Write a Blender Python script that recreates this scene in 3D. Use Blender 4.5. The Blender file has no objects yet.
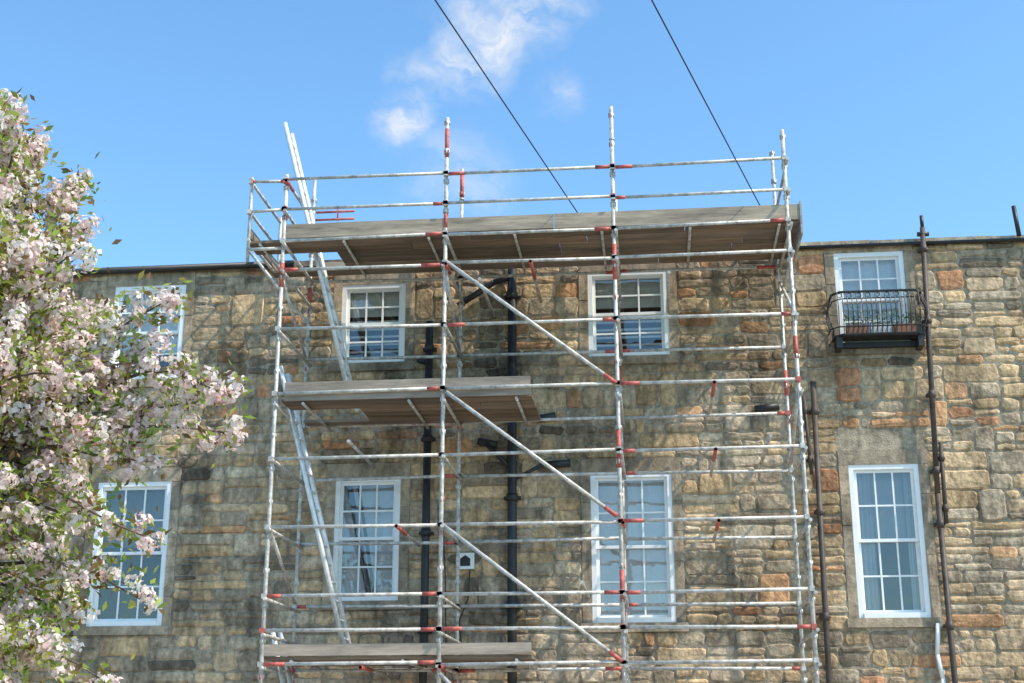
import bpy, math, random
import numpy as np
from mathutils import Vector, Matrix
from mathutils import noise as mn
random.seed(7); rng=np.random.default_rng(7)
D=bpy.data; scene=bpy.context.scene

# ------------------------------------------------------------ helpers
class MB:
    def __init__(s): s.v=[];s.f=[];s.m=[];s.c=[]
    def face(s,pts,mat=0,col=(1,1,1)):
        b=len(s.v); s.v+= [tuple(p) for p in pts]; s.f.append(tuple(range(b,b+len(pts)))); s.m.append(mat); s.c.append(col)
    def box(s,a,b,mat=0,col=(1,1,1),M=None):
        x0,y0,z0=a;x1,y1,z1=b
        P=[(x0,y0,z0),(x1,y0,z0),(x1,y1,z0),(x0,y1,z0),(x0,y0,z1),(x1,y0,z1),(x1,y1,z1),(x0,y1,z1)]
        if M is not None: P=[tuple(M@Vector(p)) for p in P]
        k=len(s.v); s.v+=P
        for q in ((0,3,2,1),(4,5,6,7),(0,1,5,4),(1,2,6,5),(2,3,7,6),(3,0,4,7)):
            s.f.append(tuple(k+i for i in q)); s.m.append(mat); s.c.append(col)
    def tube(s,p,q,r,r2=None,n=8,mat=0,col=(1,1,1),caps=True):
        p=Vector(p);q=Vector(q); r2=r if r2 is None else r2
        d=(q-p).normalized(); u=d.orthogonal().normalized(); w=d.cross(u)
        k=len(s.v)
        for c,rr in((p,r),(q,r2)):
            for i in range(n):
                t=2*math.pi*i/n; s.v.append(tuple(c+u*(rr*math.cos(t))+w*(rr*math.sin(t))))
        for i in range(n):
            j=(i+1)%n; s.f.append((k+i,k+j,k+n+j,k+n+i)); s.m.append(mat); s.c.append(col)
        if caps:
            s.f.append(tuple(k+i for i in reversed(range(n)))); s.m.append(mat); s.c.append(col)
            s.f.append(tuple(k+n+i for i in range(n))); s.m.append(mat); s.c.append(col)
    def path(s,pts,r,n=8,mat=0,col=(1,1,1)):
        for a,b in zip(pts[:-1],pts[1:]): s.tube(a,b,r,n=n,mat=mat,col=col)
    def obj(s,name,mats,parent=None,smooth=False):
        me=D.meshes.new(name); me.from_pydata(s.v,[],s.f)
        for m in mats: me.materials.append(m)
        me.polygons.foreach_set('material_index',s.m)
        at=me.attributes.new('Col','FLOAT_COLOR','FACE')
        at.data.foreach_set('color',[x for c in s.c for x in (c[0],c[1],c[2],1.0)])
        if smooth: me.polygons.foreach_set('use_smooth',[len(f)==4 for f in s.f])
        me.update()
        o=D.objects.new(name,me); scene.collection.objects.link(o)
        if parent: o.parent=parent
        return o
def empty(name):
    o=D.objects.new(name,None); scene.collection.objects.link(o); return o

def mat(name,base=(.5,.5,.5),rough=.8,metal=0,attr=False,noise=0.0,nscale=10,bump=0.0,bscale=30,streak=0.0,spec=.5,stretch=(1,1,1)):
    m=D.materials.new(name); m.use_nodes=True; nt=m.node_tree; N=nt.nodes; L=nt.links
    bs=N['Principled BSDF']; bs.inputs['Roughness'].default_value=rough; bs.inputs['Metallic'].default_value=metal
    bs.inputs['Specular IOR Level'].default_value=spec
    tc=N.new('ShaderNodeTexCoord'); mp=N.new('ShaderNodeMapping'); mp.inputs['Scale'].default_value=stretch
    L.new(tc.outputs['Object'],mp.inputs['Vector'])
    if attr:
        a=N.new('ShaderNodeAttribute'); a.attribute_name='Col'; col=a.outputs['Color']
        mx=N.new('ShaderNodeMix'); mx.data_type='RGBA'; mx.blend_type='MULTIPLY'; mx.inputs[0].default_value=1
        L.new(col,mx.inputs[6]); mx.inputs[7].default_value=(*base,1); col=mx.outputs[2]
    else:
        r=N.new('ShaderNodeRGB'); r.outputs[0].default_value=(*base,1); col=r.outputs[0]
    def mul(col,scale,lo,hi,vec,detail=4,p0=.3,p1=.7):
        n=N.new('ShaderNodeTexNoise'); n.inputs['Scale'].default_value=scale; n.inputs['Detail'].default_value=detail
        n.inputs['Roughness'].default_value=.68; L.new(vec,n.inputs['Vector'])
        r=N.new('ShaderNodeMapRange'); r.inputs[1].default_value=p0; r.inputs[2].default_value=p1; r.inputs[3].default_value=lo; r.inputs[4].default_value=hi
        L.new(n.outputs['Fac'],r.inputs[0])
        mx=N.new('ShaderNodeMix'); mx.data_type='RGBA'; mx.blend_type='MULTIPLY'; mx.inputs[0].default_value=1
        L.new(col,mx.inputs[6]); L.new(r.outputs[0],mx.inputs[7]); return mx.outputs[2]
    if noise: col=mul(col,nscale,1-noise,1+noise,mp.outputs[0])
    if streak:
        mp2=N.new('ShaderNodeMapping'); mp2.inputs['Scale'].default_value=(1.5,1,.6); L.new(tc.outputs['Object'],mp2.inputs['Vector'])
        col=mul(col,.8,1-streak,1.15,mp2.outputs[0],6,.37,.54)
        col=mul(col,5,1-streak*.7,1.12,mp2.outputs[0],4,.34,.55)
    L.new(col,bs.inputs['Base Color'])
    if bump:
        n=N.new('ShaderNodeTexNoise'); n.inputs['Scale'].default_value=bscale; n.inputs['Detail'].default_value=3; L.new(mp.outputs[0],n.inputs['Vector'])
        b=N.new('ShaderNodeBump'); b.inputs['Strength'].default_value=bump; b.inputs['Distance'].default_value=.02
        L.new(n.outputs['Fac'],b.inputs['Height']); L.new(b.outputs[0],bs.inputs['Normal'])
    return m

M_stone=mat('rubble_stone',(1.58,1.36,1.12),.92,attr=True,noise=.36,nscale=13,bump=.8,bscale=20,streak=.52,spec=.2)
M_mortar=mat('mortar',(.34,.275,.195),.95,noise=.45,nscale=8,bump=.6,bscale=50,streak=.5,spec=.1)
M_dressed=mat('dressed_stone',(1.26,1.10,.94),.9,attr=True,noise=.3,nscale=9,bump=.4,bscale=40,streak=.4,spec=.2)
M_white=mat('white_gloss_paint',(.88,.87,.84),.4,noise=.05,nscale=7)
M_slate=mat('roof_slate',(.09,.095,.105),.6,noise=.4,nscale=5)
M_iron=mat('black_cast_iron',(.024,.022,.022),.5,noise=.4,nscale=6)
M_brownpipe=mat('rusty_brown_pipe',(.07,.05,.04),.6,noise=.5,nscale=6)
M_dark=mat('room_interior',(.035,.035,.035),.9)
M_blind=mat('blind_fabric',(1,1,1),.8,attr=True,noise=.08,nscale=3)
M_galv=mat('galvanised_steel',(.53,.495,.445),.55,metal=.2,noise=.5,nscale=11)
M_red=mat('red_scaffold_paint',(.5,.11,.085),.55,noise=.5,nscale=14)
M_board=mat('scaffold_board_wood',(.92,.85,.78),.85,attr=True,noise=.45,nscale=7,bump=.3,bscale=30,stretch=(.15,1,1))
M_alu=mat('ladder_aluminium',(.74,.74,.72),.45,metal=.2,noise=.2,nscale=12)
M_grass=mat('grass',(.06,.10,.03),.95,noise=.5,nscale=3,bump=.5,bscale=40)
M_pave=mat('pale_bounce_paving',(.38,.34,.29),.9,noise=.25,nscale=2,bump=.3,bscale=30)
M_bark=mat('bark',(.12,.085,.065),.9,noise=.5,nscale=14)
M_woodpole=mat('creosoted_pole',(.12,.08,.05),.85,noise=.4,nscale=8)
M_cable=mat('black_cable',(.02,.02,.02),.6)
# glass
M_glass=D.materials.new('window_glass'); M_glass.use_nodes=True
nt=M_glass.node_tree;N=nt.nodes;L=nt.links; N.remove(N['Principled BSDF'])
fr=N.new('ShaderNodeFresnel'); fr.inputs[0].default_value=1.52
ad=N.new('ShaderNodeMath'); ad.operation='MULTIPLY_ADD'; ad.inputs[1].default_value=1.0; ad.inputs[2].default_value=.09; ad.use_clamp=True; L.new(fr.outputs[0],ad.inputs[0])
gl=N.new('ShaderNodeBsdfGlossy'); gl.inputs['Roughness'].default_value=.01; gl.inputs['Color'].default_value=(1,1,1,1)
tr=N.new('ShaderNodeBsdfTransparent'); tr.inputs[0].default_value=(.90,.91,.90,1)
mx=N.new('ShaderNodeMixShader'); L.new(ad.outputs[0],mx.inputs[0]); L.new(tr.outputs[0],mx.inputs[1]); L.new(gl.outputs[0],mx.inputs[2])
nn=N.new('ShaderNodeTexNoise'); nn.inputs['Scale'].default_value=2.2; tcg=N.new('ShaderNodeTexCoord'); L.new(tcg.outputs['Object'],nn.inputs['Vector'])
bp=N.new('ShaderNodeBump'); bp.inputs['Strength'].default_value=.3; bp.inputs['Distance'].default_value=.02; L.new(nn.outputs['Fac'],bp.inputs['Height']); L.new(bp.outputs[0],gl.inputs['Normal'])
L.new(mx.outputs[0],N['Material Output'].inputs[0])

def leafmat(name,trans):
    m=D.materials.new(name); m.use_nodes=True; nt=m.node_tree;N=nt.nodes;L=nt.links
    N.remove(N['Principled BSDF'])
    bs=N.new('ShaderNodeBsdfDiffuse')
    a=N.new('ShaderNodeAttribute'); a.attribute_name='Col'; L.new(a.outputs['Color'],bs.inputs['Color'])
    t=N.new('ShaderNodeBsdfTranslucent'); L.new(a.outputs['Color'],t.inputs[0])
    x=N.new('ShaderNodeMixShader'); x.inputs[0].default_value=trans
    L.new(bs.outputs[0],x.inputs[1]); L.new(t.outputs[0],x.inputs[2]); L.new(x.outputs[0],N['Material Output'].inputs[0]); return m
M_petal=leafmat('blossom_petal',.42); M_leaf=leafmat('young_leaf',.45)

# ------------------------------------------------------------ ground
g=MB(); g.face([(-400,-400,0),(400,-400,0),(400,400,0),(-400,400,0)]); g.obj('ground',[M_grass])
g=MB(); g.face([(-20,-17,.004),(16,-17,.004),(16,-.0,.004),(-20,-.0,.004)]); g.obj('bounce_paving',[M_pave])  # pale ground sheet, out of view, added to bounce sunlight onto the facade

# ------------------------------------------------------------ building
B=empty('stone_tenement_building')
XL,XR,ZT=-17.0,13.0,8.5
WIN=[(-7.95,-6.85,6.84,8.30,'half'),(-4.46,-3.51,6.99,8.20,'striped'),(-.84,.31,6.98,8.27,'striped'),(2.68,3.65,7.02,8.42,'pale'),
     (-7.94,-6.85,3.27,5.31,'dark'),(-4.45,-3.52,3.58,5.31,'diag'),(-.85,.27,3.25,5.30,'pale'),(2.67,3.60,3.28,5.34,'curt'),
     (-7.94,-6.85,.75,2.1,'dark'),(-4.45,-3.52,.75,2.1,'dark'),(-.85,.27,.75,2.1,'pale'),(2.67,3.60,.75,2.1,'dark'),
     (-11.6,-10.5,6.84,8.30,'pale'),(-11.6,-10.5,3.27,5.31,'dark'),(6.3,7.3,7.02,8.30,'dark'),(6.3,7.3,3.28,5.34,'pale'),
     (-14.6,-13.5,3.27,5.31,'dark'),(9.9,10.9,3.28,5.34,'curt')]
J,LI,SI=.13,.20,.12
EX=[(a-J,b+J,c-SI,d+min(LI,ZT-d-.001)) for a,b,c,d,_ in WIN]
xs=sorted({XL,XR}|{w[0] for w in WIN}|{w[1] for w in WIN}); zs=sorted({0,ZT}|{w[2] for w in WIN}|{w[3] for w in WIN})
wl=MB()
for i in range(len(xs)-1):
    for j in range(len(zs)-1):
        cx=(xs[i]+xs[i+1])/2; cz=(zs[j]+zs[j+1])/2
        if any(w[0]<cx<w[1] and w[2]<cz<w[3] for w in WIN): continue
        wl.face([(xs[i],0,zs[j]),(xs[i+1],0,zs[j]),(xs[i+1],0,zs[j+1]),(xs[i],0,zs[j+1])])
wl.face([(XL,0,0),(XL,0,ZT),(XL,9,ZT),(XL,9,0)]); wl.face([(XR,0,0),(XR,9,0),(XR,9,ZT),(XR,0,ZT)]); wl.face([(XL,9,0),(XL,9,ZT),(XR,9,ZT),(XR,9,0)])
wl.obj('wall_core',[M_mortar],B)
TAN=[(.35,.275,.185),(.33,.27,.195),(.31,.255,.19),(.39,.31,.215),(.37,.285,.185)]
GREY=[(.27,.24,.20),(.29,.26,.22),(.24,.215,.18),(.31,.28,.235)]
RUST=[(.35,.21,.125),(.34,.18,.11),(.38,.24,.15)]
DARKS=[(.14,.125,.11),(.17,.15,.13),(.11,.10,.09)]
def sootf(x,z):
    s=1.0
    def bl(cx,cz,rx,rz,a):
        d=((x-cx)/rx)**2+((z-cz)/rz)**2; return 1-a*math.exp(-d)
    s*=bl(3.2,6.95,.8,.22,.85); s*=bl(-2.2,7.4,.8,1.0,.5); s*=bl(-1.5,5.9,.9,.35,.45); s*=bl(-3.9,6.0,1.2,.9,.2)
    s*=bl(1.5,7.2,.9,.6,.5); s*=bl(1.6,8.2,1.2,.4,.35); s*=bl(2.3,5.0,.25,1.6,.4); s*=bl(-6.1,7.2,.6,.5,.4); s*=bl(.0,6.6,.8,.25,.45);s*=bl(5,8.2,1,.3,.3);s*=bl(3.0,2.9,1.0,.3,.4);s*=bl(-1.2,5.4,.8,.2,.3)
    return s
def stonecol(x,z):
    n=mn.noise(Vector((x*.45,z*.6,3)))
    n2=mn.noise(Vector((x*1.1,z*1.4,9)))
    wT=1.35+n*1.2+(0.9 if x>2.3 else 0); wG=.75-n*1.2+(.4 if x<2 else 0); wR=.14+max(0,n2)*1.7*(1 if (x<-4.5 or x>2) else .3); wD=.12+max(0,-n2)*1.1
    if x>2.1 and 5.6<z<6.4: wR+=1.0
    c=random.choice(random.choices([TAN,GREY,RUST,DARKS],[max(.05,wT),max(.05,wG),wR,wD])[0])
    m=(.31,.26,.19); c=tuple(q*.85+w*.15 for q,w in zip(c,m))
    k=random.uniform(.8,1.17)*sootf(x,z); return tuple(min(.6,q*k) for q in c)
st=MB()
def stone(x0,x1,z0,z1):
    gp=random.uniform(.003,.010); x0+=gp;x1-=gp;z0+=gp;z1-=gp
    if x1-x0<.03 or z1-z0<.03: return
    j=lambda a:random.uniform(-a,a)
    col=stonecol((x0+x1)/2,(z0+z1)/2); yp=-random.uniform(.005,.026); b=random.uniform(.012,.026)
    def ring(ins):
        X0,X1,Z0,Z1=x0+ins,x1-ins,z0+ins,z1-ins
        c=min(.04,(X1-X0)*.25,(Z1-Z0)*.3)
        return [(X0+c,Z0),( (X0+X1)/2,Z0),(X1-c,Z0),(X1,Z0+c),(X1,Z1-c),(X1-c,Z1),((X0+X1)/2,Z1),(X0+c,Z1),(X0,Z1-c),(X0,Z0+c)]
    jit=[(j(.014),j(.014)) for _ in range(10)]
    R0=ring(0); R1=ring(b)
    k=len(st.v)
    for (x,z),(jx,jz) in zip(R0,jit): st.v.append((x+jx,.002,z+jz))
    for (x,z),(jx,jz) in zip(R1,jit): st.v.append((x+jx,yp+j(.005),z+jz))
    st.v.append(((x0+x1)/2+j(.03),yp-random.uniform(0,.010),(z0+z1)/2))
    for i in range(10):
        q=(i+1)%10
        st.f.append((k+i,k+q,k+10+q,k+10+i)); st.m.append(0); st.c.append(col)
        st.f.append((k+10+i,k+10+q,k+20)); st.m.append(0); st.c.append(col)
zb=sorted({0,ZT}|{e[2] for e in EX}|{min(ZT,e[3]) for e in EX})
zz=[zb[0]]
for z in zb[1:]:
    if z-zz[-1]>.05: zz.append(z)
zz[-1]=ZT
rows=[]
for a,b in zip(zz[:-1],zz[1:]):
    n=max(1,round((b-a)/.38)); w=[random.uniform(.7,1.3) for _ in range(n)]; s=sum(w); z=a
    for q in w: rows.append((z,z+(b-a)*q/s)); z+=(b-a)*q/s
for a,b in rows:
    ivs=[(XL,XR)]
    for e in EX:
        if e[2]<b-.03 and e[3]>a+.03:
            new=[]
            for p,q in ivs:
                if e[1]<=p or e[0]>=q: new.append((p,q))
                else:
                    if e[0]>p: new.append((p,e[0]))
                    if e[1]<q: new.append((e[1],q))
            ivs=new
    for p,q in ivs:
        x=p
        while x<q-.02:
            w=random.uniform(.22,.85)
            if q-x-w<.2: w=q-x
            h=b-a; r=random.random()
            if h<.17 : 
                n=max(1,round(w/.4)); 
                for i in range(n): stone(x+w*i/n,x+w*(i+1)/n,a,b)
            elif r<.15 and w<.55: stone(x,x+w,a,b)
            else:
                k= 3 if (h>.30 and r>.5) else 2
                cuts=[0]+sorted([ (i+random.uniform(-.28,.28))/k for i in range(1,k)])+[1]
                for c0,c1 in zip(cuts[:-1],cuts[1:]):
                    n=1 if w<.38 else random.choice([1,2,2])
                    sp=[0]+([random.uniform(.3,.7)] if n==2 else [])+[1]
                    for s0,s1 in zip(sp[:-1],sp[1:]): stone(x+w*s0,x+w*s1,a+h*c0,a+h*c1)
            x+=w
st.obj('rubble_stonework',[M_stone],B)

ds=MB(); fr_=MB(); gs=MB(); rm=MB(); bl=MB()
def dcol(x,z):
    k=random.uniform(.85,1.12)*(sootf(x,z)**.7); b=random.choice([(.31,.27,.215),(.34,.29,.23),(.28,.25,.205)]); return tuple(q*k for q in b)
for (x0,x1,z0,z1,sty) in WIN:
    zt=min(z1+LI,ZT-.001); yo=-.012
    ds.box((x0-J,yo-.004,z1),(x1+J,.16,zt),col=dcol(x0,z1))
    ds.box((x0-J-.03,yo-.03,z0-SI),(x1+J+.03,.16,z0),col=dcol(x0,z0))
    for a,b in((x0-J,x0),(x1,x1+J)):
        n=max(2,round((z1-z0)/.42)); 
        for i in range(n):
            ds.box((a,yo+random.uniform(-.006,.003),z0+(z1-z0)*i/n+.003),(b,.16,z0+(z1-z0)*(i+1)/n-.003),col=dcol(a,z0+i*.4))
    t=.065; yf=-.004
    fr_.box((x0,yf,z0+.002),(x0+t,.18,z1)); fr_.box((x1-t,yf,z0+.002),(x1,.18,z1)); fr_.box((x0+t,yf,z1-t),(x1-t,.18,z1)); fr_.box((x0+t,yf-.03,z0+.002),(x1-t,.18,z0+.07))
    X0,X1,Z0,Z1=x0+t,x1-t,z0+.07,z1-t; mid=(Z0+Z1)/2
    for (a,b,y) in ((mid-.02,Z1,.04),(Z0,mid+.02,.085)):
        s=.042
        fr_.box((X0,y,a),(X0+s,y+.04,b)); fr_.box((X1-s,y,a),(X1,y+.04,b)); fr_.box((X0+s,y,a),(X1-s,y+.04,a+s)); fr_.box((X0+s,y,b-s),(X1-s,y+.04,b))
        for i in (1,2):
            xx=X0+s+(X1-X0-2*s)*i/3; fr_.box((xx-.012,y+.004,a+s),(xx+.012,y+.034,b-s))
        zz_=(a+b)/2; fr_.box((X0+s,y+.006,zz_-.012),(X1-s,y+.032,zz_+.012))
        gs.face([(X0+s,y+.02,a+s),(X1-s,y+.02,a+s),(X1-s,y+.02,b-s),(X0+s,y+.02,b-s)])
    a,b,c,d=x0-.3,x1+.3,z0-.2,z1+.1; y0,y1=.2,1.8
    rm.face([(a,y1,c),(b,y1,c),(b,y1,d),(a,y1,d)]);rm.face([(a,y0,c),(a,y1,c),(a,y1,d),(a,y0,d)]);rm.face([(b,y0,c),(b,y0,d),(b,y1,d),(b,y1,c)])
    rm.face([(a,y0,c),(b,y0,c),(b,y1,c),(a,y1,c)]);rm.face([(a,y0,d),(a,y1,d),(b,y1,d),(b,y0,d)])
    W=(.86,.85,.84)
    def sheet(xa,xb,za,zb_,y,col,amp=.012,n=24):
        for i in range(n):
            u,v=xa+(xb-xa)*i/n,xa+(xb-xa)*(i+1)/n
            yu,yv=y+amp*math.sin(i*1.9),y+amp*math.sin((i+1)*1.9)
            bl.face([(u,yu,za),(v,yv,za),(v,yv,zb_),(u,yu,zb_)],col=col)
    h=z1-z0
    if sty=='pale': sheet(x0+.002,x1-.002,z0+.02 if z0>3 else z0+.4*h,z1,.15,W,.004)
    if sty=='diag':
        sheet(x0+.002,x1-.002,z0+.02,z1,.16,(.66,.68,.70),.004)
        for xa,xb,w_ in((x0+.12,x0+.46,.085),(x0+.27,x0+.55,.045)):   # dark strips painting in the scaffold's diagonal reflection in the glass
            bl.face([(xb,.145,z0+.05),(xb+w_,.145,z0+.05),(xa+w_,.145,z1-.08),(xa,.145,z1-.08)],col=(.05,.06,.08))
    if sty=='half': sheet(x0+.002,x1-.002,z0+.3*h,z1,.15,W,.004)
    if sty=='striped':
        sheet(x0+.002,x1-.002,z0+.62*h,z1,.15,W,.004)
        z=z0+.08
        while z<z0+.6*h:
            bl.box((x0+.002,.14,z),(x1-.002,.165,z+.032),col=W); z+=.115  # pale bars imitating the scaffold boards' striped reflection in the lower panes
    if sty=='curt':
        sheet(x0+.002,x0+.34*(x1-x0),z0,z1,.18,(.52,.54,.56),.02,14); sheet(x0+.8*(x1-x0),x1-.002,z0,z1,.18,(.56,.58,.6),.02,10); sheet(x0,x1,z0+.5*h,z1,.24,(.38,.41,.44),.004)
    if sty=='dark': sheet(x0+.002,x1-.002,z0+.55*h,z1,.18,(.22,.24,.25),.004); 
ds.obj('window_surrounds',[M_dressed],B); fr_.obj('sash_window_frames',[M_white],B); gs.obj('window_glass',[M_glass],B); rm.obj('rooms',[M_dark],B); bl.obj('blinds_curtains_reflections',[M_blind],B)
rf=MB()
x=XL-.05
while x<XR:
    w=random.uniform(.7,1.1); rf.box((x,-.05+random.uniform(-.004,.004),ZT+.001+random.uniform(0,.006)),(min(x+w-.008,XR+.05),.45,ZT+.085+random.uniform(-.012,.012)),0,(.34,.31,.26) if x>1.8 else (.17,.16,.145)); x+=w
rf.obj('eaves_course',[M_dressed],B)
rs=MB(); rs.face([(XL-.05,.35,ZT+.08),(XR+.05,.35,ZT+.08),(XR+.05,4.6,ZT+1.35),(XL-.05,4.6,ZT+1.35)]); rs.face([(XL-.05,8.9,ZT+.08),(XL-.05,4.6,ZT+1.35),(XR+.05,4.6,ZT+1.35),(XR+.05,8.9,ZT+.08)])
rs.face([(XL,.35,ZT),(XL,8.9,ZT),(XL,4.6,ZT+1.35)]);rs.face([(XR,.35,ZT),(XR,4.6,ZT+1.35),(XR,8.9,ZT)])
rs.obj('slate_roof',[M_slate],B)
gt=MB(); gt.tube((XL,-.09,ZT+.02),(-5.2,-.09,ZT+.04),.05,n=10); gt.tube((1.9,-.08,ZT-.0),(XR,-.08,ZT+.01),.025,n=10)
gt.obj('gutters',[M_iron],B,True)
pp=MB()
def dpipe(x0,z0,x1,z1,r,m=0,y=-.12):
    pp.tube((x0,y,z0),(x1,y,z1),r,n=12,mat=m)
    n=int(abs(z1-z0)/1.75)+1
    for i in range(n+1):
        t=(i+.3)/(n+.6); xx=x0+(x1-x0)*t; zz=z0+(z1-z0)*t
        pp.tube((xx,y,zz-.05),(xx,y,zz+.05),r*1.25,n=12,mat=m); pp.box((xx-r*1.8,y+.02,zz-.02),(xx+r*1.8,-.0,zz+.02),m)
dpipe(3.93,8.72,3.80,4.9,.036,1); dpipe(3.80,4.9,3.80,.1,.038,1); dpipe(3.90,5.6,3.88,4.5,.028,1)
pp.tube((3.93,-.12,8.72),(3.93,-.12,8.9),.026,n=10); pp.tube((3.85,-.12,8.62),(4.01,-.12,8.62),.035,n=8)
dpipe(2.26,6.5,2.18,.1,.038,1); dpipe(2.12,6.3,2.16,5.2,.025,1)
dpipe(-3.13,7.55,-3.13,.1,.055); dpipe(-1.93,8.35,-1.93,.1,.065)
pp.tube((5.25,-.1,8.55),(5.22,-.1,9.0),.032,n=10)
pp.path([(-1.93,-.12,8.2),(-2.2,-.12,8.12),(-2.72,-.12,7.78)],.045,n=10)
for (xa,za,xb,zb_) in((-1.58,6.08,-1.32,6.12),(-2.42,5.78,-2.15,5.72),(-1.45,5.42,-1.12,5.44),(-3.3,7.02,-3.13,6.95),(1.45,6.14,1.78,6.18)):
    pp.tube((xa,-.06,za),(xb,-.06,zb_),.055,n=10)
pp.tube((-1.93,-.12,5.35),(-2.3,-.1,5.74),.035,n=8); pp.tube((-1.93,-.12,5.2),(-1.5,-.1,5.42),.025,n=8)
pp.obj('downpipes',[M_iron,M_brownpipe],B,True)
wp=MB(); wp.path([(3.66,-.08,3.2),(3.62,-.08,2.8),(3.66,-.08,2.5),(3.66,-.08,.2)],.03,n=10); wp.obj('white_overflow_pipe',[M_white],B,True)
al=MB(); al.box((-2.70,-.09,3.99),(-2.46,-.012,4.21),0); al.face([(-2.65,-.094,4.03),(-2.51,-.094,4.03),(-2.51,-.094,4.13),(-2.58,-.094,4.18),(-2.65,-.094,4.13)],1)
cb=[(-2.52,-.05,3.99),(-2.54,-.045,3.6),(-2.66,-.05,3.3),(-2.62,-.05,2.9),(-2.7,-.05,2.4),(-2.7,-.05,.2)]; al.path(cb,.010,n=6,mat=1); al.path([(-2.9,-.05,4.6),(-2.86,-.05,3.9),(-2.84,-.05,3.0),(-2.86,-.05,.2)],.009,n=6,mat=1)
al.obj('alarm_box',[M_white,M_iron],B)

bc=MB(); bx0,bx1,yb=2.58,3.80,-.34
def ring(z,off,r):
    y=yb-off
    bc.path([(bx0-off,0,z),(bx0-off,y+.12,z),(bx0-off+.1,y,z),(bx1+off-.1,y,z),(bx1+off,y+.12,z),(bx1+off,0,z)],r,n=6)
ring(7.72,0,.018); ring(7.62,0,.009); ring(7.2,.05,.010); ring(7.1,0,.018)
def bar(x,y,nx,ny):
    P=[]
    for i in range(7):
        t=i/6; o=.07*math.sin(math.pi*min(1,(1-t)*1.15))**1.5 if t>.14 else 0
        P.append((x+nx*o,y+ny*o,7.1+.62*t))
    bc.path(P,.0075,n=5)
n=17
for i in range(n+1):
    bar(bx0+.06+(bx1-bx0-.12)*i/n,yb,0,-1)
    if i%2==0:
        x=bx0+.06+(bx1-bx0-.12)*(i+.5)/n
        for k in range(8):
            a0,a1=2*math.pi*k/8,2*math.pi*(k+1)/8; bc.tube((x+.03*math.cos(a0),yb-.0,7.67+.03*math.sin(a0)),(x+.03*math.cos(a1),yb,7.67+.03*math.sin(a1)),.005,n=4)
for i in range(4):
    bar(bx0,yb+.08+.07*i,-1,0); bar(bx1,yb+.08+.07*i,1,0)
for i in range(9): bc.box((bx0,yb+.02+i*.035,7.09),(bx1,yb+.04+i*.035,7.105))
bc.box((2.6,-.30,6.93),(2.68,-.0,7.09)); bc.box((3.7,-.30,6.93),(3.78,-.0,7.09)); bc.box((2.60,-.12,6.98),(3.80,-.04,7.05))
bal=bc.obj('iron_window_balcony',[M_iron],B)
pl=MB()
for i in range(3):
    xa=2.75+i*.33; pl.box((xa,-.27,7.11),(xa+.28,-.12,7.26),0,(.3,.13,.08) if i!=1 else (.5,.5,.48))
    for k in range(90):
        c=Vector((xa+random.uniform(-.02,.3),-.2+random.uniform(-.1,.08),7.26+abs(random.gauss(0,.12))))
        d=Vector((random.gauss(0,1),random.gauss(0,1),random.gauss(0,1))).normalized()*.025; e=d.orthogonal().normalized()*.014
        pl.face([c-d,c+e,c+d,c-e],1,random.choice([(.10,.16,.04),(.14,.2,.07),(.5,.5,.4),(.08,.12,.04)]))
pl.obj('window_planters',[M_blind,M_leaf],B)

# ------------------------------------------------------------ scaffold
S=empty('scaffolding')
SX=[-4.87,-2.65,-.40,1.87]; YF,YI=-1.8,-.33
TOPF=[9.2,9.95,10.0,9.54]; TOPI=[9.78,9.84,9.3,9.9]
LZ=[9.10,8.66,8.22,7.80,6.95,6.08,5.22,4.33,3.46,3.02,2.62,1.75,.9,.25]
sd=MB(); lg=MB(); cp=MB()
def sleeve(b,p,q,t0,t1,r):
    p=Vector(p);q=Vector(q); b.tube(p+(q-p)*t0,p+(q-p)*t1,r+.0025,n=10,mat=1)
for i,x in enumerate(SX):
    for y,top in((YF,TOPF[i]),(YI,TOPI[i])):
        sd.tube((x,y,.05),(x,y,top),.027 if y==YF else .025,n=10)
        sd.box((x-.075,y-.075,.02),(x+.075,y+.075,.05))
        for _ in range(1):
            z=random.uniform(2.5,top-.5); l=random.uniform(.15,.4); sleeve(sd,(x,y,z),(x,y,z+l),0,1,.027)
        if i in(1,) : sleeve(sd,(x,y,9.35),(x,y,9.78),0,1,.027)
        z=.3
        while z<top: # V-pressings
            for dx,dy in((1,0),(-1,0),(0,1),(0,-1)):
                sd.box((x+dx*.028-.010,y+dy*.028-.010,z-.03),(x+dx*.028+.010,y+dy*.028+.010,z+.03),1 if random.random()<.08 else 0)
            z+=.435
        sd.tube((x,y,top-.5),(x,y,top-.47),.036,n=10,mat=1 if i==0 else 0)
sleeve(sd,(SX[2],YF,5.0),(SX[2],YF,5.5),0,1,.027); sleeve(sd,(SX[2],YF,7.5),(SX[2],YF,8.0),0,1,.027)
for y in (YF,YI): 
    sd.tube((-5.36,y,7.95),(-5.36,y,9.18),.024,n=10); sd.tube((-5.38,y,8.12),(-4.87,y,8.12),.024,n=8); sd.tube((-5.34,y,8.1),(-4.87,y,7.5),.022,n=8)
for z in (8.25,8.66,9.1): lg.tube((-5.36,YF-.05,z),(-5.36,YI+.05,z),.022,n=8)
def ledger(x0,x1,y,z,r=.023):
    za,zb_=z+random.uniform(-.018,.018),z+random.uniform(-.018,.018)
    lg.tube((x0,y,za),(x1,y,zb_),r,n=8)
    if random.random()<.34: sleeve(lg,(x0,y,za),(x1,y,zb_),.02,random.uniform(.06,.14),r)
    if random.random()<.34: sleeve(lg,(x0,y,za),(x1,y,zb_),1-random.uniform(.06,.14),.98,r)
    for x,z_ in((x0,za),(x1,zb_)): cp.box((x-.03,y-.035,z_-.03),(x+.03,y+.03,z_+.03),1 if random.random()<.15 else 0)
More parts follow.
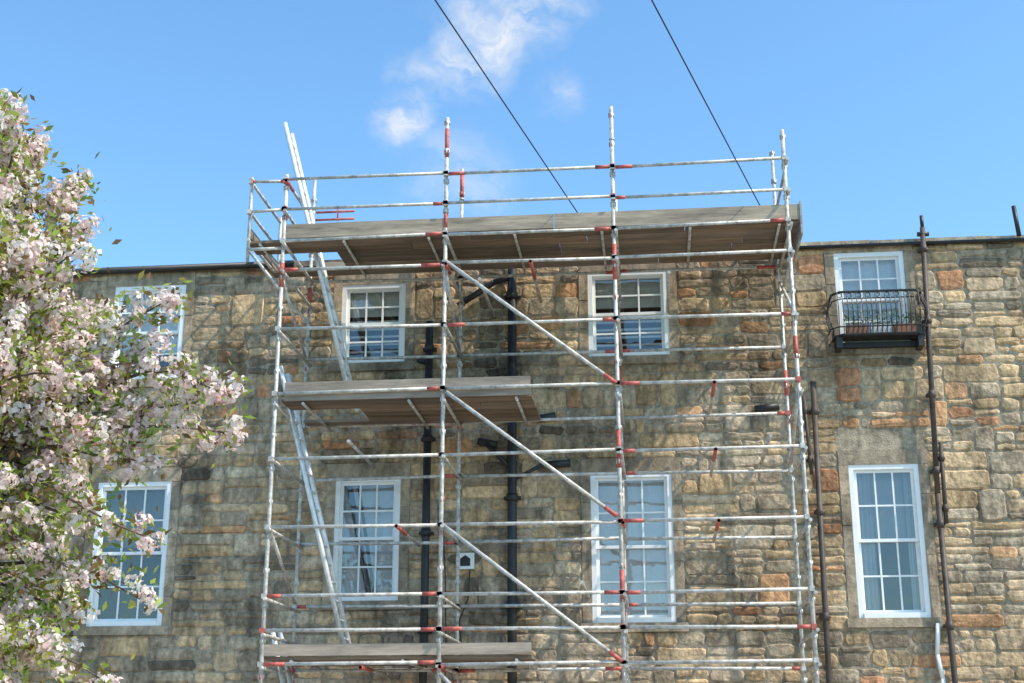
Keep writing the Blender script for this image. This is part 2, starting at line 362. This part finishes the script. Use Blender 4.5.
for z in LZ:
    fy=YF-.045 if z>8.3 else YF-.045
    xs_=[-5.36]+SX if z>8.3 else SX
    for a,b in zip(xs_[:-1],xs_[1:]): ledger(a,b,fy,z)
    if z<8.5 and z not in(3.02,7.80):
        for a,b in zip(SX[:-1],SX[1:]): ledger(a,b,YI-.02,z-(.09 if z in(6.08,8.22) else 0))
    for i,x in enumerate(SX):
        if z<8.5 or i in(0,3):
            zt_=z-(.17 if z in(6.08,) else (.07 if z==8.22 else .04))
            lg.tube((x+.03,YF-.14,zt_),(x+.03,YI+.12,zt_),.022,n=8); 
            if random.random()<.25: sleeve(lg,(x+.03,YF-.14,zt_),(x+.03,YI+.1,zt_),0,.22,.022)
for x,z in ((-3.2,4.30),(.8,4.30),(.82,6.05),(.8,5.19),(-3.6,2.58),(-1.5,7.76)):
    lg.tube((x,YF-.12,z),(x,YI+.1,z),.022,n=8); sleeve(lg,(x,YF-.12,z),(x,YI+.1,z),0,.4,.022)
for k in range(7): 
    x=-5.2+k*1.16; lg.tube((x,YF-.0,8.19),(x,YI+.1,8.19),.02,n=8,mat=0)
for z,x1 in ((5.945,-1.6),(2.66,-1.6)):
    for k in range(3): x=-4.5+k*1.4; lg.tube((x,YF-.0,z),(x,YI+.1,z),.02,n=8)
for x,z in((-2.2,7.62),(.3,7.62),(1.5,5.4),(-3.9,5.45),(-.9,3.6)): lg.tube((x,YF+.1,z),(x,-.02,z),.022,n=8)
for a,b in zip([(-2.63,7.82),(-2.6,6.03),(-2.63,4.32),(-2.63,2.5)],[(-.41,6.08),(-.44,4.38),(-.42,2.63),(-.42,.4)]):
    p=(a[0],YF-.075,a[1]);q=(b[0],YF-.075,b[1]); lg.tube(p,q,.025,n=8); sleeve(lg,p,q,.93,1,.025)
for a,b in (((SX[0],YF,7.7),(SX[0],YI,6.95)),((SX[3],YI,7.9),(SX[3],YF,7.0)),((SX[3],YF,6.0),(SX[3],YI,5.3)),((SX[0],YF,4.35),(SX[0],YI,3.5)),((SX[1],YF,7.75),(SX[1],YI,6.98))):
    lg.tube(a,b,.022,n=8)
for z in(9.12,9.0): lg.tube((-4.83,YI,z+.12),(-4.25,YI,z+.12),.018,n=8,mat=1)
lg.tube((-4.5,YI,9.1),(-4.5,YI,9.3),.014,n=6,mat=1)
sd.obj('standards',[M_galv,M_red],S,True); lg.obj('ledgers_transoms_braces',[M_galv,M_red],S,True); cp.obj('couplers',[M_galv,M_red],S)
bd=MB()
def bcol(k=1):
    b=random.choice([(.28,.21,.15),(.33,.26,.20),(.24,.195,.15),(.29,.24,.20),(.20,.165,.13)]); k*=random.uniform(.8,1.15); return tuple(q*k for q in b)
def deck(x0,x1,z,y0=YF+.03,y1=YI-.045,n=6,hatch=None,k=.8):
    w=(y1-y0)/n
    for i in range(n):
        ya=y0+w*i+.006; yb_=y0+w*(i+1)-.006; a=x0
        if hatch and hatch[0]<=i<=hatch[1]: a=hatch[2]
        while a<x1-.05:
            b=min(x1,a+random.uniform(2.2,3.3)); 
            if x1-b<.6:b=x1
            zz=z+random.uniform(-.008,.008); bd.box((a+.004,ya,zz),(b-.004,yb_,zz+.038),0,bcol(k))
            a=b
deck(-5.39,2.02,8.222,hatch=(2,4,-4.25)); deck(-4.80,-1.50,5.975,n=6,hatch=(2,4,-3.85)); deck(-4.86,-1.52,2.69,n=6)
for (x0,x1,z,y,h) in((-4.84,-1.2,8.26,YF+.005,.20),(-1.19,2.03,8.25,YF+.002,.21),(-4.80,2.0,8.27,YI+.045,.19)):
    bd.box((x0,y-.019,z),(x1,y+.019,z+h),0,(.42,.355,.285))
bd.box((-5.385,YF,8.31),(-5.35,YI,8.45),0,bcol()); bd.box((2.03,YF-.03,8.05),(2.055,YI+.02,8.5),0,(.4,.4,.4))
bd.box((-4.75,YF-.015,5.98),(-1.52,YF+.02,6.23),0,(.36,.31,.26)); bd.box((-4.86,YF-.015,2.73),(-1.52,YF+.02,2.87),0,(.42,.36,.30))
for x in SX:
    bd.box((x-.35,YF-.11,.005),(x+.35,YF+.11,.02),0,bcol()); bd.box((x-.35,YI-.11,.005),(x+.35,YI+.11,.02),0,bcol())
bd.obj('timber_decks_and_toe_boards',[M_board],S)
def ladder(name,p,q):
    m=MB(); 
    for y in(-1.3,-.93):
        P=Vector((p[0],y,p[1]));Q=Vector((q[0],y,q[1])); m.tube(P,Q,.033,n=8)
    Lg=(Q-P).length; n=int(Lg/.25)
    for i in range(1,n):
        t=i/n; c=P+(Q-P)*t; m.tube((c.x,-1.3,c.z),(c.x,-.93,c.z),.016,n=8)
    m.obj(name,[M_alu],None,True)
ladder('ladder',(-5.09,10.24),(-3.97,6.04)); ladder('ladder.001',(-4.97,6.6),(-3.92,2.74)); ladder('ladder.002',(-4.9,3.1),(-4.1,.02))

# ------------------------------------------------------------ cables + pole
for nm,a,b in(('overhead_cable',(-.65,-.02,8.66),(-6.46,-30,8.79)),('overhead_cable.001',(1.91,-.02,8.66),(-5.70,-30,7.94))):
    m=MB(); m.tube(a,b,.008,n=6); m.obj(nm,[M_cable])
m=MB(); m.tube((-6.1,-30.05,0),(-6.1,-30.05,9.4),.16,.11,n=14); m.tube((-6.6,-30,8.79),(-5.9,-30,8.79),.04); m.tube((-6.1,-30,7.94),(-5.6,-30,7.94),.03); m.obj('utility_pole',[M_woodpole],None,True)

# ------------------------------------------------------------ cherry tree
T=empty('cherry_blossom_tree'); tb=MB()
C=Vector((-5.6,-10.8,0))
def curve(p,q,lift,wob,n=8):
    p=Vector(p);q=Vector(q); pts=[]
    o=[Vector((random.gauss(0,wob),random.gauss(0,wob),random.gauss(0,wob))) for _ in range(3)]
    for i in range(n+1):
        t=i/n; b=p.lerp(q,t)+Vector((0,0,lift*math.sin(math.pi*t)))
        for k in range(3): b+=o[k]*math.sin(math.pi*t*(k+1))/(k+1)
        pts.append(b)
    return pts
def limb(pts,r0,r1,n=7):
    m=len(pts)-1
    for i in range(m):
        tb.tube(pts[i],pts[i+1],r0+(r1-r0)*i/m,r0+(r1-r0)*(i+1)/m,n=n,caps=False)
trunk=curve(C,C+Vector((.1,.05,1.5)),0,.04,6); limb(trunk,.19,.15,12)
fork=trunk[-1]; mains=[]
for k in range(11):
    a=2*math.pi*k/11+random.uniform(-.2,.2); el=random.choice([.35,.7,1.1]); R=random.uniform(1.2,1.7)
    q=fork+Vector((math.cos(a)*math.cos(el)*R,math.sin(a)*math.cos(el)*R,math.sin(el)*R*1.5+.3)); c=curve(fork,q,.25,.12,10); limb(c,.09,.03,8); mains.append(c)
mp_=[p for c in mains for p in c[3:]]
tips=[]
vis=[(-4.42,5.95),(-4.1,5.65),(-4.25,5.4),(-3.82,5.05),(-3.95,4.8),(-3.58,4.68),(-3.75,4.5),(-2.98,4.36),(-3.08,4.12),(-3.12,3.95),(-3.4,4.1),(-2.60,3.70),(-2.66,3.55),(-2.85,3.72),(-3.14,3.34),(-3.5,3.6),(-3.35,3.5),
     (-3.0,2.82),(-3.3,2.9),(-3.22,2.5),(-3.5,2.65),(-3.54,2.2),(-3.28,2.0),(-3.45,1.8),(-3.7,2.4),(-3.6,3.1),(-3.7,3.9),(-3.9,4.2),(-3.8,3.4),(-3.9,2.9),(-3.95,2.1),(-3.4,1.5),(-4.0,1.8)]
for x,z in vis: tips.append(Vector((x,-10.5+random.gauss(0,.25),z)))
ev=lambda z:np.interp(z,[1.6,2.2,2.8,3.3,3.7,4.2,4.6,5.0,5.4,5.9,6.1],[-3.75,-3.85,-3.78,-3.68,-3.50,-3.62,-3.74,-3.86,-4.04,-4.3,-4.6])
while len(tips)<225:   # the sunny side of the crown
    z=random.uniform(1.6,6.1); xe=float(ev(z)); x=xe-random.random()**1.1*1.3
    tips.append(Vector((x,-10.5+random.gauss(0,.45),z)))
nv=len(tips)
while len(tips)<370:
    d=Vector((random.gauss(0,1),random.gauss(0,1),random.gauss(0,1))).normalized()*(random.random()**.42)
    p=Vector((C.x+d.x*1.85,C.y+d.y*2.1,3.75+d.z*(2.3 if d.z>0 else 2.1)))
    if p.z<1.7: continue
    tips.append(p)
cl=[];lf=[]
for ti,q in enumerate(tips):
    b=min(mp_,key=lambda m:(m-q).length+ (0.6 if m.z>q.z+.3 else 0))
    Ln=(q-b).length; c=curve(b,q,.12*Ln,.05*Ln,10); limb(c,.012+.006*Ln,.004,5)
    nc=int(3+Ln*3) if ti>=nv else int(6+Ln*5)
    for k in range(nc):
        t=1-(random.random()**1.3)*min(.8,.8/max(Ln,.3)); f_=t*10; i=min(9,int(f_)); pos=c[i].lerp(c[i+1],f_-i)
        off=Vector((random.gauss(0,1),random.gauss(0,1),random.gauss(0,1)-.1)).normalized()*random.uniform(.02,.12)
        e=pos+off; tb.tube(pos,e,.003,.002,n=3,caps=False); cl.append((e,random.uniform(.04,.085)))
        for _ in range(9 if pos.z>3.2 else 15):
            lf.append(pos+off*random.uniform(0,1.4)+Vector((random.gauss(0,.07),random.gauss(0,.07),random.gauss(0,.07))))
    cl.append((q,random.uniform(.06,.095)))
tb.obj('trunk_and_branches',[M_bark],T,True)
def cards(name,cen,nor,sz,asp,cols,matl):
    n=len(cen); nor/=np.linalg.norm(nor,axis=1)[:,None]
    r=rng.normal(size=(n,3)); u=np.cross(nor,r); u/=np.linalg.norm(u,axis=1)[:,None]; w=np.cross(nor,u)
    u*=sz[:,None]; w*=(sz*asp)[:,None]; cup=nor*(sz*.35)[:,None]
    V=np.stack([cen-u+cup*.4,cen-w,cen+u+cup*.4,cen+w],1).reshape(-1,3)
    me=D.meshes.new(name); me.vertices.add(4*n); me.vertices.foreach_set('co',V.ravel()); me.loops.add(4*n); me.loops.foreach_set('vertex_index',np.arange(4*n,dtype=np.int32))
    me.polygons.add(n); me.polygons.foreach_set('loop_start',np.arange(0,4*n,4,dtype=np.int32)); me.polygons.foreach_set('loop_total',np.full(n,4,dtype=np.int32))
    me.materials.append(matl); me.update(calc_edges=True)
    at=me.attributes.new('Col','FLOAT_COLOR','FACE'); at.data.foreach_set('color',np.concatenate([cols,np.ones((n,1))],1).ravel())
    o=D.objects.new(name,me); scene.collection.objects.link(o); o.parent=T
K=34; nC=len(cl)
cc=np.repeat(np.array([c[0][:] for c in cl]),K,0); cr=np.repeat(np.array([c[1] for c in cl]),K)
d=rng.normal(size=(nC*K,3)); d/=np.linalg.norm(d,axis=1)[:,None]
cen=cc+d*(cr*rng.uniform(.5,1.05,nC*K))[:,None]
tone=np.repeat(rng.uniform(0,1,nC)**1.3,K)+rng.normal(0,.12,nC*K); tone=np.clip(tone,0,1)[:,None]
col=(1-tone)*np.array([.94,.87,.81])+tone*np.array([.90,.68,.65]); col*=rng.uniform(.92,1.04,(nC*K,1)); col=np.clip(col,0,.95)
cards('blossom',cen,d+rng.normal(0,.35,(nC*K,3)),rng.uniform(.015,.024,nC*K),.9,col,M_petal)
LV=np.array([p[:] for p in lf]); nl=len(LV); pal=np.array([(.30,.38,.07),(.20,.29,.06),(.36,.33,.09),(.22,.14,.06),(.44,.50,.13)])
cards('leaves',LV,rng.normal(size=(nl,3)),rng.uniform(.022,.045,nl),.42,pal[rng.integers(0,5,nl)],M_leaf)

# ------------------------------------------------------------ world / sun
EL,AZ=math.radians(48),math.radians(110)   # azimuth clockwise from +Y (away from camera)
w=D.worlds.new('World'); scene.world=w; w.use_nodes=True; nt=w.node_tree;N=nt.nodes;L=nt.links
bg=N['Background']; sky=N.new('ShaderNodeTexSky'); sky.sky_type='NISHITA'; sky.sun_disc=False; sky.sun_elevation=EL; sky.sun_rotation=AZ; sky.air_density=1.0; sky.dust_density=1.0; sky.ozone_density=1.2
bg.inputs[1].default_value=.15
tc=N.new('ShaderNodeTexCoord'); nz=N.new('ShaderNodeTexNoise'); nz.inputs['Scale'].default_value=14; nz.inputs['Detail'].default_value=4; nz.inputs['Roughness'].default_value=.6; L.new(tc.outputs['Generated'],nz.inputs['Vector'])
sb=N.new('ShaderNodeVectorMath'); sb.operation='SUBTRACT'; L.new(nz.outputs['Color'],sb.inputs[0]); sb.inputs[1].default_value=(.5,.5,.5)
sc=N.new('ShaderNodeVectorMath'); sc.operation='SCALE'; L.new(sb.outputs[0],sc.inputs[0]); sc.inputs[3].default_value=.08
wv=N.new('ShaderNodeVectorMath'); wv.operation='ADD'; L.new(tc.outputs['Generated'],wv.inputs[0]); L.new(sc.outputs[0],wv.inputs[1])
acc=None
for (c,r,a) in (((-.155,.869,.470),.020,.5),((-.134,.866,.481),.024,.9),((-.110,.861,.494),.028,1.0),((-.083,.856,.510),.030,1.0),((-.06,.848,.527),.028,.8),((-.168,.884,.434),.022,.85),((-.134,.906,.402),.035,.4),((-.058,.889,.455),.018,.4),
                ((.2,-.8,.45),.14,.7)):
    v=Vector(c).normalized()
    ds_=N.new('ShaderNodeVectorMath'); ds_.operation='DISTANCE'; L.new(wv.outputs[0],ds_.inputs[0]); ds_.inputs[1].default_value=v
    mr=N.new('ShaderNodeMapRange'); mr.interpolation_type='SMOOTHSTEP'; mr.inputs[1].default_value=0; mr.inputs[2].default_value=r*1.5; mr.inputs[3].default_value=a; mr.inputs[4].default_value=0; L.new(ds_.outputs['Value'],mr.inputs[0])
    if acc is None: acc=mr.outputs[0]
    else:
        mm=N.new('ShaderNodeMath'); mm.operation='MAXIMUM'; L.new(acc,mm.inputs[0]); L.new(mr.outputs[0],mm.inputs[1]); acc=mm.outputs[0]
n2=N.new('ShaderNodeTexNoise'); n2.inputs['Scale'].default_value=24; n2.inputs['Detail'].default_value=5; n2.inputs['Roughness'].default_value=.6
mpc=N.new('ShaderNodeMapping'); mpc.inputs['Rotation'].default_value=(0,.6,0); mpc.inputs['Scale'].default_value=(.6,1,1.7); L.new(wv.outputs[0],mpc.inputs['Vector']); L.new(mpc.outputs[0],n2.inputs['Vector'])
r2=N.new('ShaderNodeMapRange'); r2.inputs[1].default_value=.36; r2.inputs[2].default_value=.62; r2.inputs[3].default_value=.15; r2.inputs[4].default_value=1; L.new(n2.outputs['Fac'],r2.inputs[0])
mu=N.new('ShaderNodeMath'); mu.operation='MULTIPLY'; L.new(acc,mu.inputs[0]); L.new(r2.outputs[0],mu.inputs[1])
tint=N.new('ShaderNodeMix'); tint.data_type='RGBA'; tint.blend_type='MULTIPLY'; tint.inputs[0].default_value=1; L.new(sky.outputs[0],tint.inputs[6]); tint.inputs[7].default_value=(1.25,1.78,2.0,1)
mx=N.new('ShaderNodeMix'); mx.data_type='RGBA'; L.new(mu.outputs[0],mx.inputs[0]); L.new(tint.outputs[2],mx.inputs[6]); mx.inputs[7].default_value=(6.4,6.5,6.6,1)
L.new(mx.outputs[2],bg.inputs[0])
sl=D.lights.new('sun','SUN'); sl.energy=5; sl.angle=math.radians(.5); sl.color=(1,.91,.77); so=D.objects.new('sun',sl); scene.collection.objects.link(so)
sv=Vector((math.sin(AZ)*math.cos(EL),math.cos(AZ)*math.cos(EL),math.sin(EL))); so.rotation_euler=sv.to_track_quat('Z','Y').to_euler(); so.location=sv*40
scene.view_settings.view_transform='Standard'; scene.view_settings.look='None'; scene.view_settings.exposure=0

# ------------------------------------------------------------ camera
cd=D.cameras.new('camera'); cam=D.objects.new('camera',cd); scene.collection.objects.link(cam); scene.camera=cam
cd.sensor_width=36; cd.lens=1349/1024*36; cd.clip_end=2000
cam.location=(0,-18.5,1.6); cam.rotation_euler=(math.radians(90+16.9),0,math.radians(6))
